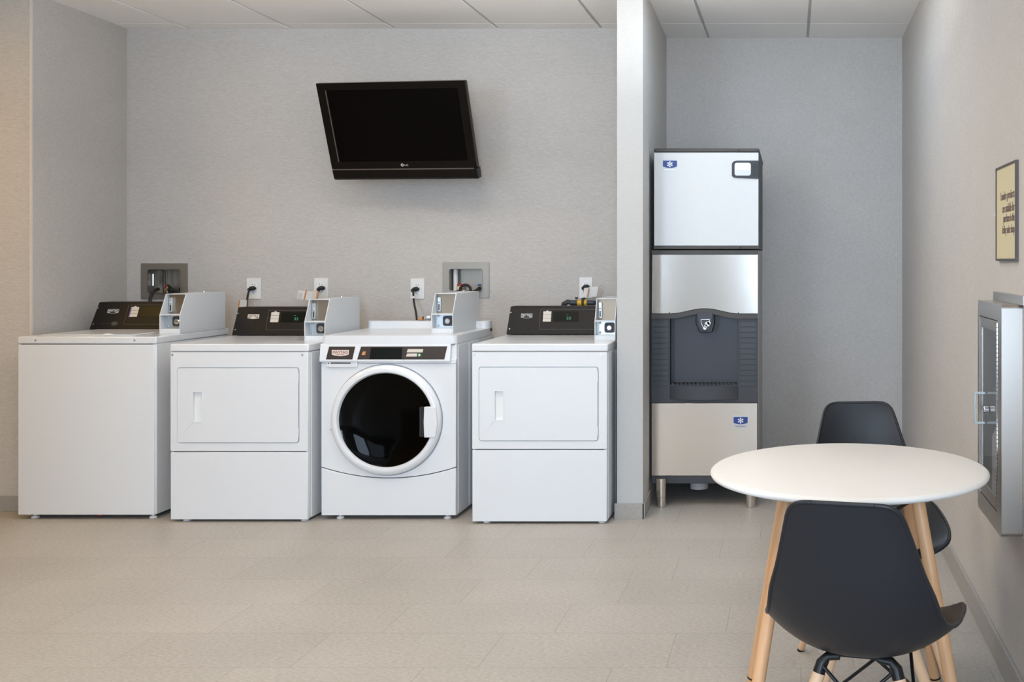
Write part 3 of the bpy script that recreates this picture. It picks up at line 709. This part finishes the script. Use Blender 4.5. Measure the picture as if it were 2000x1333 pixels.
# ------------------------------------------------------------ ice machine
def ice_machine():
    t = thing('ice_machine', 'tall stainless ice maker on its dark ice dispenser, in the niche', 'ice machine', (-.446, 5.73, 0))
    yf = 5.39; yb = 6.12
    def X(px, d=yf): return (px-1545)*d/2000
    def Z(py, d=yf): return CAMZ-(py-510)*d/2000
    xl, xr = X(1272.5), X(1480); ul, ur = X(1277), X(1483)
    # upper maker
    MB().box(ul+.003, ur-.003, yf+.012, yb, Z(488)+.002, Z(296)).build('maker_body', M['charcoal'], t, bevel=.004)
    MB().box(ul, ur, yf-.002, yb, Z(298), Z(290)).build('top_cap', M['charcoal2'], t, bevel=.006)
    MB().sphere((X(1443), yf-.003, Z(293.5)), .004).build('cap_screw', M['inkd'], t)
    fp = MB().box(ul+.001, ur-.004, yf, yf+.012, Z(480.5), Z(298)).build('maker_door', M['steelp'], t, bevel=.002)
    MB().box(ur-.004, ur, yf+.004, yf+.012, Z(480.5), Z(298)).build('door_edge', M['charcoal'], t)
    MB().box(ul-.001, ur, yf-.002, yf+.02, Z(487), Z(480.5)).build('lower_trim', M['charcoal2'], t, bevel=.002)
    MB().sphere((X(1446), yf-.003, Z(484)), .004).build('trim_screw', M['inkd'], t)
    # display window at the top right
    D = lambda px, py: (X(px), Z(py))
    hs = MB().plate([[D(1429.5, 320), D(1433, 315.5), D(1440, 314), D(1481.5, 314), D(1481.5, 349.5), D(1440, 348), D(1433, 347), D(1429.5, 344)]], yf-.006, yf).build('display_housing', M['charcoal'], t, bevel=.002)
    MB().plate([rrect(X(1435), X(1466.5), Z(343.5), Z(318.5), .012)], yf-.008, yf-.005).build('display_window', M['snow'], hs, bevel=.001)
    MB().plate([rrect(X(1436), X(1465.5), Z(343), Z(332), .006)], yf-.0088, yf-.007).build('display_print', M['coin'], hs)
    m = MB()
    for i in range(7): m.box(X(1470), X(1479.5), yf-.0075, yf-.005, Z(321+3.6*i)-.0015, Z(321+3.6*i)+.0015)
    m.build('display_ribs', M['blackp'], hs)
    def emblem(px, py, d, plate):
        cx, cz = X(px), Z(py); s = .074/2; y = yf-d
        e = None
        if plate:
            bw = [(cx-s-.003, cz+.025), (cx+s+.003, cz+.025), (cx+s+.004, cz+.0), (cx+s, cz-.034), (cx+s*.6, cz-.040), (cx, cz-.042), (cx-s*.6, cz-.040), (cx-s, cz-.034), (cx-s-.004, cz)]
            e = MB().plate([bw], y-.001, y).build('emblem', M['steelp'], t); par = e
            bl = MB().plate([[(cx-s, cz+.019), (cx+s, cz+.019), (cx+s, cz-.012), (cx+s*.5, cz-.018), (cx, cz-.020), (cx-s*.5, cz-.018), (cx-s, cz-.012)]], y-.0018, y-.001).build('emblem_blue', M['blue'], e)
        else:
            e = MB().plate([[(cx-s, cz+.019), (cx+s, cz+.019), (cx+s, cz-.012), (cx+s*.5, cz-.018), (cx, cz-.020), (cx-s*.5, cz-.018), (cx-s, cz-.012)]], y-.0018, y).build('emblem', M['blue'], t); par = e
        sn = MB()
        for k in range(6):
            a = PI/6*0+PI/2+PI*k/3
            R = Matrix.Translation((cx, 0, cz)) @ Matrix.Rotation(-a, 4, 'Y')
            p = MB().box(0, .0165, y-.0026, y-.0017, -.0015, .0015); p.box(.0085, .0135, y-.0027, y-.0018, -.0036, .0036)
            p.xf(R); tmp = bpy.data.meshes.new('x'); p.bm.to_mesh(tmp); sn.bm.from_mesh(tmp); bpy.data.meshes.remove(tmp); p.bm.free()
        sn.build('snowflake', M['snow'], par)
        MB().text('Manitowoc', .058, .009, front(cx, y-.0016, cz-.029)).build('emblem_lettering', M['purple'] if plate else M['zinc'], par)
    emblem(1308.5, 321, 0, False); emblem(1446.5, 822, 0, True)
    # dispenser
    MB().box(xl+.004, xr-.001, yf+.075, yb, Z(944), Z(489)).build('dispenser_body', M['steel'], t, bevel=.003)
    MB().box(xl, xr, yf-.001, yf+.02, Z(497.5), Z(489)).build('seam_trim', M['charcoal2'], t, bevel=.002)
    def arch(px):
        u = (px-1376)/68
        return 613-10*(.5+.5*math.cos(PI*max(-1, min(1, u))))
    xs = [1273+ (1480-1273)*i/40 for i in range(41)]
    MB().plate([[D(1274, 498), D(1480, 498)][::-1]+[D(max(1273, p), arch(p)-.5) for p in xs]], yf, yf+.02).build('upper_panel', M['steel'], t, bevel=.0015)
    # dark surround with the dispensing recess
    rx0, rx1, rz0, rz1 = X(1308.5), X(1441.5), Z(752), Z(623.5)
    out = [(X(p), Z(arch(p)+.5)) for p in [1272.5+(1480-1272.5)*i/40 for i in range(41)]]+[D(1480, 787), D(1272.5, 787)]
    hole = [(rx0, rz0), (rx1, rz0), (rx1, Z(623.5))]+[(X(p), Z(arch(p)+9+.5*(p < 0))) for p in [1436-120*i/20 for i in range(21)]]+[(rx0, Z(623.5))]
    sr = MB().plate([out, hole], yf-.002, yf+.02).build('surround', M['charcoal'], t, bevel=.002)
    # arched brow along the top of the surround
    brow = [(X(p), Z(arch(p)+.5)) for p in [1272.5+(1480-1272.5)*i/40 for i in range(41)]]
    brow += [(X(p), Z(arch(p)+9.5)) for p in [1480-(1480-1272.5)*i/40 for i in range(41)]]
    MB().plate([brow], yf-.012, yf).build('arched_trim', M['charcoal2'], t, bevel=.003)
    for x in (rx0-.004, rx1): MB().box(x, x+.004, yf, yf+.075, rz0-.01, Z(610)).build('recess_side', M['blackp'], t)
    MB().box(rx0, rx1, yf+.068, yf+.074, rz0, Z(600)).build('recess_back', M['niche'], t)
    for x0, x1 in ((1275, 1305.5), (1445, 1477)):
        m = MB()
        for i in range(12):
            z = Z(634+10.6*i)
            m.box(X(x0), X(x1), yf-.0035, yf-.001, z-.0125, z+.0125)
        m.build('side_grille', M['niche'], t, bevel=.0025)
    tr = MB()
    arcp = [(X(1308+134*i/16), yf-.004-.035*math.sin(PI*i/16)**.7 if 0 < i < 16 else yf-.004) for i in range(17)]
    MB().plate([arcp+[(rx1, yf+.066), (rx0, yf+.066)]], Z(780), Z(753.5), 'z').build('drip_tray', M['charcoal'], t, bevel=.003)
    g2 = MB()
    for i in range(16): g2.box(rx0+.012+i*.0215, rx0+.024+i*.0215, yf, yf+.06, Z(753), Z(749.5))
    g2.build('drip_grate', M['blackp'], t)
    # chute
    sp = MB().prism([(X(1360), Z(612)), (X(1394.5), Z(612)), (X(1396), Z(632)), (X(1391), Z(649.5)), (X(1366), Z(649.5)), (X(1359), Z(632))], 'y', yf-.012, yf+.06)
    sp.build('chute', M['blackp'], t, bevel=.004)
    ch = MB().prism([(X(1361.5), Z(611)), (X(1392.5), Z(611)), (X(1391), Z(632)), (X(1386), Z(645)), (X(1370), Z(645)), (X(1363.5), Z(632))], 'y', yf-.016, yf-.011).build('chute_face', M['niche'], t, bevel=.003)
    gl = MB(); y = yf-.0168
    for a, b_ in ((D(1369.5, 624), D(1370.5, 632)), (D(1370.5, 632), D(1376, 643)), (D(1386, 623), D(1386, 630)), (D(1370, 624), D(1386, 624))):
        gl.cyl((a[0], y, a[1]), (b_[0], y, b_[1]), .0016, n=6)
    gl.build('glass_symbol', M['snow'], ch)
    cu = MB()
    for px, py, r in ((1382, 633, .014), (1377, 641, .009), (1385, 631, .010), (1379, 637, .009)): cu.lathe([(r, -.0008), (r, .0008)], (X(px), y, Z(py)), 'y', 7)
    cu.build('ice_symbol', M['snow'], ch)
    MB().box(xl, xr-.002, yf, yf+.02, Z(930), Z(787.8)).build('lower_panel', M['steel'], t, bevel=.002)
    MB().box(xl, xr, yf-.001, yf+.04, Z(945), Z(930.5)).build('toe_trim', M['charcoal'], t, bevel=.002)
    MB().box(xr, xr+.003, yf+.03, yb, Z(944), Z(489)).build('side_panel', M['greyp'], t)
    MB().box(xl+.006, xr-.002, yf+.03, yb-.02, Z(945)-.004, Z(940)).build('underside', M['blackp'], t)
    for px in (1292.5, 1466.5):
        for y in (yf+.02, yb-.06):
            x = X(px)*(1 if y < 5.6 else 1.0)
            MB().lathe([(.022, 0), (.0245, .003), (.0245, .052), (.0275, .056), (.0275, .150)], (x, y-.04 if y < 5.6 else y, 0), 'z', 28).build('leg', M['steel'], t)
    MB().lathe([(.048, .072), (.048, .116), (.055, .116), (.055, .150)], (X(1362.5), yf+.10, 0), 'z', 28).build('drain_outlet', M['greyp'], t)
ice_machine()

# ------------------------------------------------------------ right wall: sign and cabinet
def wall_sign():
    ya, yb = 2.99, 3.28; x0 = rwx(3.1); z0, z1 = CAMZ, CAMZ+.296
    t = thing('wall_sign', 'cream framed notice about laundry products on the right wall', 'sign', (x0, (ya+yb)/2, z0))
    xf = x0-.011
    MB().plate([rect(ya, yb, z0, z1), rect(ya+.007, yb-.007, z0+.007, z1-.007)], xf, x0+.004, 'x').build('frame', M['signf'], t, bevel=.001)
    MB().box(xf+.003, x0+.002, ya+.007, yb-.007, z0+.007, z1-.007).build('face', M['signy'], t)
    lines = ['Laundry products', 'are available for', 'purchase in the', 'lobby suite shop']
    mb = MB()
    # ends of the lines meet at the near side; widths from the photo
    for i, (s_, px) in enumerate(zip(lines, (1954.2, 1957.8, 1959.5, 1957.5))):
        yfar = 2000*(-(x0-.009))/(-(px-1545)); ynear = ya+.022
        h_ = .033 if 'p' in s_ or 'y' in s_ else .027
        zc = z0+.197-.0348*i
        R = Matrix.Translation((xf+.0025, (yfar+ynear)/2, zc)) @ Matrix.Rotation(-PI/2, 4, 'Z') @ Matrix.Rotation(PI/2, 4, 'X')
        mb.text(s_, abs(yfar-ynear), h_, R, depth=.0005)
    mb.build('lettering', M['signt'], t)
    tag(MB().sphere((rwx(3.32)-.006, 3.292, CAMZ+.148), .008, (.8, 1, 1)).build('wall_pin', M['snow']), 'small white round pin on the wall at the sign edge', 'wall pin')
wall_sign()
def cabinet():
    ya, yb, xf, z0, z1 = 2.93, 3.30, .602, .498, 1.164
    t = thing('wall_cabinet', 'stainless steel wall cabinet with a narrow glass door, right wall', 'cabinet', (.645, (ya+yb)/2, z0))
    xw = rwx(ya)-.001
    # hollow body: four sides and front frame
    gy0, gy1, gz0, gz1 = ya+.055, yb-.030, z0+.055, z1-.048
    b = MB().plate([rrect(ya, yb, z0, z1, .012), rrect(gy0, gy1, gz0, gz1, .004)], xf, xw, 'x').build('body', M['steelc'], t, bevel=.004, seg=3)
    MB().box(xw-.006, xw, gy0, gy1, gz0, gz1).build('lining', M['lining'], t)
    MB().box(xw-.012, xw+.003, ya-.05, yb, z1, z1+.027).build('wall_flange', M['steelc'], t, bevel=.001)
    d = MB().plate([rect(gy0+.003, gy1-.003, gz0+.003, gz1-.003), rect(gy0+.030, gy1-.022, gz0+.040, gz1-.035)], xf+.002, xf+.010, 'x').build('door', M['steelc'], t, bevel=.001)
    MB().box(xf+.005, xf+.008, gy0+.028, gy1-.020, gz0+.038, gz1-.033).build('door_glass', M['glass'], d)
    hg = MB(); n = 44
    for i in range(n):
        z = gz0+.005+(gz1-gz0-.01)*i/n
        hg.cyl((xf-.001, gy0-.003, z), (xf-.001, gy0-.003, z+.010), .0032, n=8)
    hg.build('piano_hinge', M['chrome'], d)
    hy = 3.19
    za, zb_ = CAMZ-(828-510)*3.19/2000, CAMZ-(766-510)*3.19/2000
    h = MB(); h.box(xf-.032, xf-.026, hy-.008, hy+.008, za, zb_)
    h.box(xf-.030, xf+.002, hy-.008, hy+.008, za, za+.006); h.box(xf-.030, xf+.002, hy-.008, hy+.008, zb_-.006, zb_)
    h.build('handle', M['clear'], d, bevel=.002)
    MB().cyl((xf+.004, hy-.05, (za+zb_)/2), (xf-.012, hy-.05, (za+zb_)/2), .012).build('lock', M['chrome'], d, bevel=.002)
    ob = MB().lathe([(.0, 0), (.022, 0), (.024, .01), (.024, .20), (.012, .23), (.010, .25), (0, .25)], (xf+.035, (gy0+gy1)/2-.02, gz0+.002), 'z', 24)
    ob.build('canister', M['paperw'], t)
cabinet()

# ------------------------------------------------------------ table
def table():
    cx, cy, R, zt = .160, 2.82, .381, .722
    t = thing('round_table', 'round white table on four beech legs at the lower right', 'table', (cx, cy, 0))
    MB().lathe([(0, zt), (R-.014, zt), (R-.006, zt-.002), (R-.001, zt-.006), (R, zt-.010), (R-.003, zt-.016), (R-.016, zt-.020), (0, zt-.020)], (cx, cy, 0), 'z', 128).build('tabletop', M['table'], t, angle=50)
    fr = MB()
    for sx in (1, -1):
        for sy in (1, -1):
            a = Vector((cx+sx*.165, cy+sy*.165, zt-.03)); f = Vector((cx+sx*.28, cy+sy*.28, .0))
            d = (f-a).normalized()
            leg = MB().cyl(a, f-d*.0, .0172, .0165, 24).build('leg', M['woodt'], t)
            MB().cyl(f-d*.035, f-d*.030, .0176, n=24).build('leg_band', M['metalb'], leg)
            MB().box(a.x-.028, a.x+.028, a.y-.028, a.y+.028, zt-.032, zt-.020).build('leg_plate', M['metalb'], leg, bevel=.003)
            m_ = a+d*.20
            fr.tube([a+d*.03+Vector((-sx*.02, -sy*.02, 0)), Vector((cx-sx*.0, cy-sy*.0, zt-.20))], .005)
            fr.tube([Vector((cx, cy, zt-.20)), Vector((cx+sx*.10, cy+sy*.10, zt-.024))], .005)
    fr.cyl((cx, cy, zt-.21), (cx, cy, zt-.19), .014)
    fr.build('wire_frame', M['metalb'], t)
table()

# ------------------------------------------------------------ shell chairs
ROWS = [(-.306,.806,.066,.000),(-.3052,.8035,.088,.002),(-.303,.795,.104,.005),(-.298,.778,.116,.010),(-.289,.745,.126,.017),(-.277,.70,.138,.024),
        (-.262,.645,.153,.031),(-.244,.59,.171,.038),(-.224,.54,.182,.046),(-.200,.496,.192,.058),(-.168,.460,.202,.072),
        (-.128,.434,.209,.082),(-.075,.421,.214,.086),(-.015,.419,.216,.082),(.05,.423,.217,.070),(.11,.430,.214,.052),
        (.155,.436,.206,.036),(.185,.436,.194,.022),(.203,.430,.162,.011),(.212,.421,.115,.004)]
def shell_mesh():
    bm = bmesh.new(); n = 24; rings = []
    R = [Vector((0, y, z)) for y, z, _, _ in ROWS]
    for i, (y, z, hw, c) in enumerate(ROWS):
        tn = (R[min(i+1, len(R)-1)]-R[max(i-1, 0)]).normalized()
        nn = Vector((1, 0, 0)).cross(tn)
        if i > 14: nn = Vector((0, 0, 1))
        if nn.z < 0 and i > 8: nn = -nn
        if i <= 8 and nn.y < 0: nn = -nn
        ring = []
        for j in range(n+1):
            u = -1+2*j/n
            uu = math.sin(u*PI/2*.92)/math.sin(PI/2*.92)
            p = R[i]+Vector((hw*uu, 0, 0))+nn*c*abs(uu)**2.4
            ring.append(bm.verts.new(p))
        rings.append(ring)
    for a, b in zip(rings, rings[1:]):
        for j in range(n): bm.faces.new((a[j], a[j+1], b[j+1], b[j]))
    edge = [r[0].co.copy() for r in rings]+[v.co.copy() for v in rings[-1][1:-1]]+[r[-1].co.copy() for r in rings[::-1]]+[v.co.copy() for v in rings[0][1:-1][::-1]]
    return bm, edge
def make_chair(label, group):
    t = thing('shell_chair', label, 'chair', group=group, local=True)
    bm, edge = shell_mesh()
    mb = MB(); mb.bm.free(); mb.bm = bm
    s = mb.build('seat_shell', M['chair'], t, angle=180)
    so = s.modifiers.new('solid', 'SOLIDIFY'); so.thickness = .006; so.offset = 0
    sd = s.modifiers.new('sub', 'SUBSURF'); sd.levels = 2; sd.render_levels = 2
    # rolled rim around the shell edge
    n = len(edge); e2 = []
    for i in range(n):
        a, b, c, d = edge[i-1], edge[i], edge[(i+1) % n], edge[(i+2) % n]
        for k in range(3):
            u = k/3
            e2.append(.5*((2*b)+(c-a)*u+(2*a-5*b+4*c-d)*u*u+(3*b-a-3*c+d)*u**3))
    MB().tube(e2+[e2[0], e2[1]], .0050, 8).build('rim', M['chair'], s, angle=180)
    wire = MB()
    for sx in (-1, 1):
        for sy in (-1, 1):
            a = Vector((sx*.078, sy*.105, .420)); f = Vector((sx*.205, sy*.215, 0)); d = (f-a).normalized()
            lg = MB().cyl(a+d*.035, f, .0150, .0105, 20).build('leg', M['wood'], t)
            MB().cyl(f-d*.008, f, .0112, .0112, 16).build('leg_tip', M['metalb'], lg)
            br = MB(); br.tube([a+Vector((-sx*.035, 0, .004)), a+Vector((-sx*.008, 0, .002)), a+d*.012, a+d*.055], [.008, .010, .0135, .0145], 12)
            br.build('bracket', M['metalb'], lg)
            p = a+d*.062+Vector((-sx*.000, sy*.014, 0)); q = p+Vector((0, sy*.008, 0))
            MB().cyl(p, q, .0065, n=12).build('bolt', M['chrome'], lg)
    L = lambda sx, sy, k: Vector((sx*.078, sy*.105, .420)).lerp(Vector((sx*.205, sy*.215, 0)), k)
    for sy in (-1, 1):
        wire.tube([L(-1, sy, .52), L(1, sy, .03)+Vector((0, 0, .0))], .0042, 8); wire.tube([L(1, sy, .52)+Vector((0, .008*sy, 0)), L(-1, sy, .03)+Vector((0, .008*sy, 0))], .0042, 8)
    for sx in (-1, 1):
        wire.tube([L(sx, -1, .50), L(sx, 1, .06)], .0042, 8); wire.tube([L(sx, 1, .50)+Vector((.008*sx, 0, 0)), L(sx, -1, .06)+Vector((.008*sx, 0, 0))], .0042, 8)
    wire.box(-.060, .060, -.060, -.045, .405, .413); wire.box(-.060, .060, .045, .06, .405, .413)
    for sx in (-1, 1): wire.tube([(sx*.070, -.100, .418), (sx*.058, -.055, .410), (sx*.058, .055, .410), (sx*.070, .100, .418)], .005, 8)
    wire.build('wire_frame', M['metalb'], t)
    return t
def copy_tree(o, parent=None):
    c = o.copy(); C.objects.link(c); c.parent = parent
    for ch in o.children: copy_tree(ch, c)
    return c
G = 'black shell chairs at the round table'
ch1 = make_chair('black shell chair with beech legs, nearest the camera, seen from behind', G)
ch2 = copy_tree(ch1)
ch1.location = (.172, 2.335, 0); ch1.rotation_euler.z = math.radians(-13)
ch2['label'] = 'black shell chair beyond the round table, facing the camera'
ch2.location = (.254, 3.19, 0); ch2.rotation_euler.z = math.radians(180+5)
for o in bpy.data.objects:
    if '_local' in o: del o['_local']
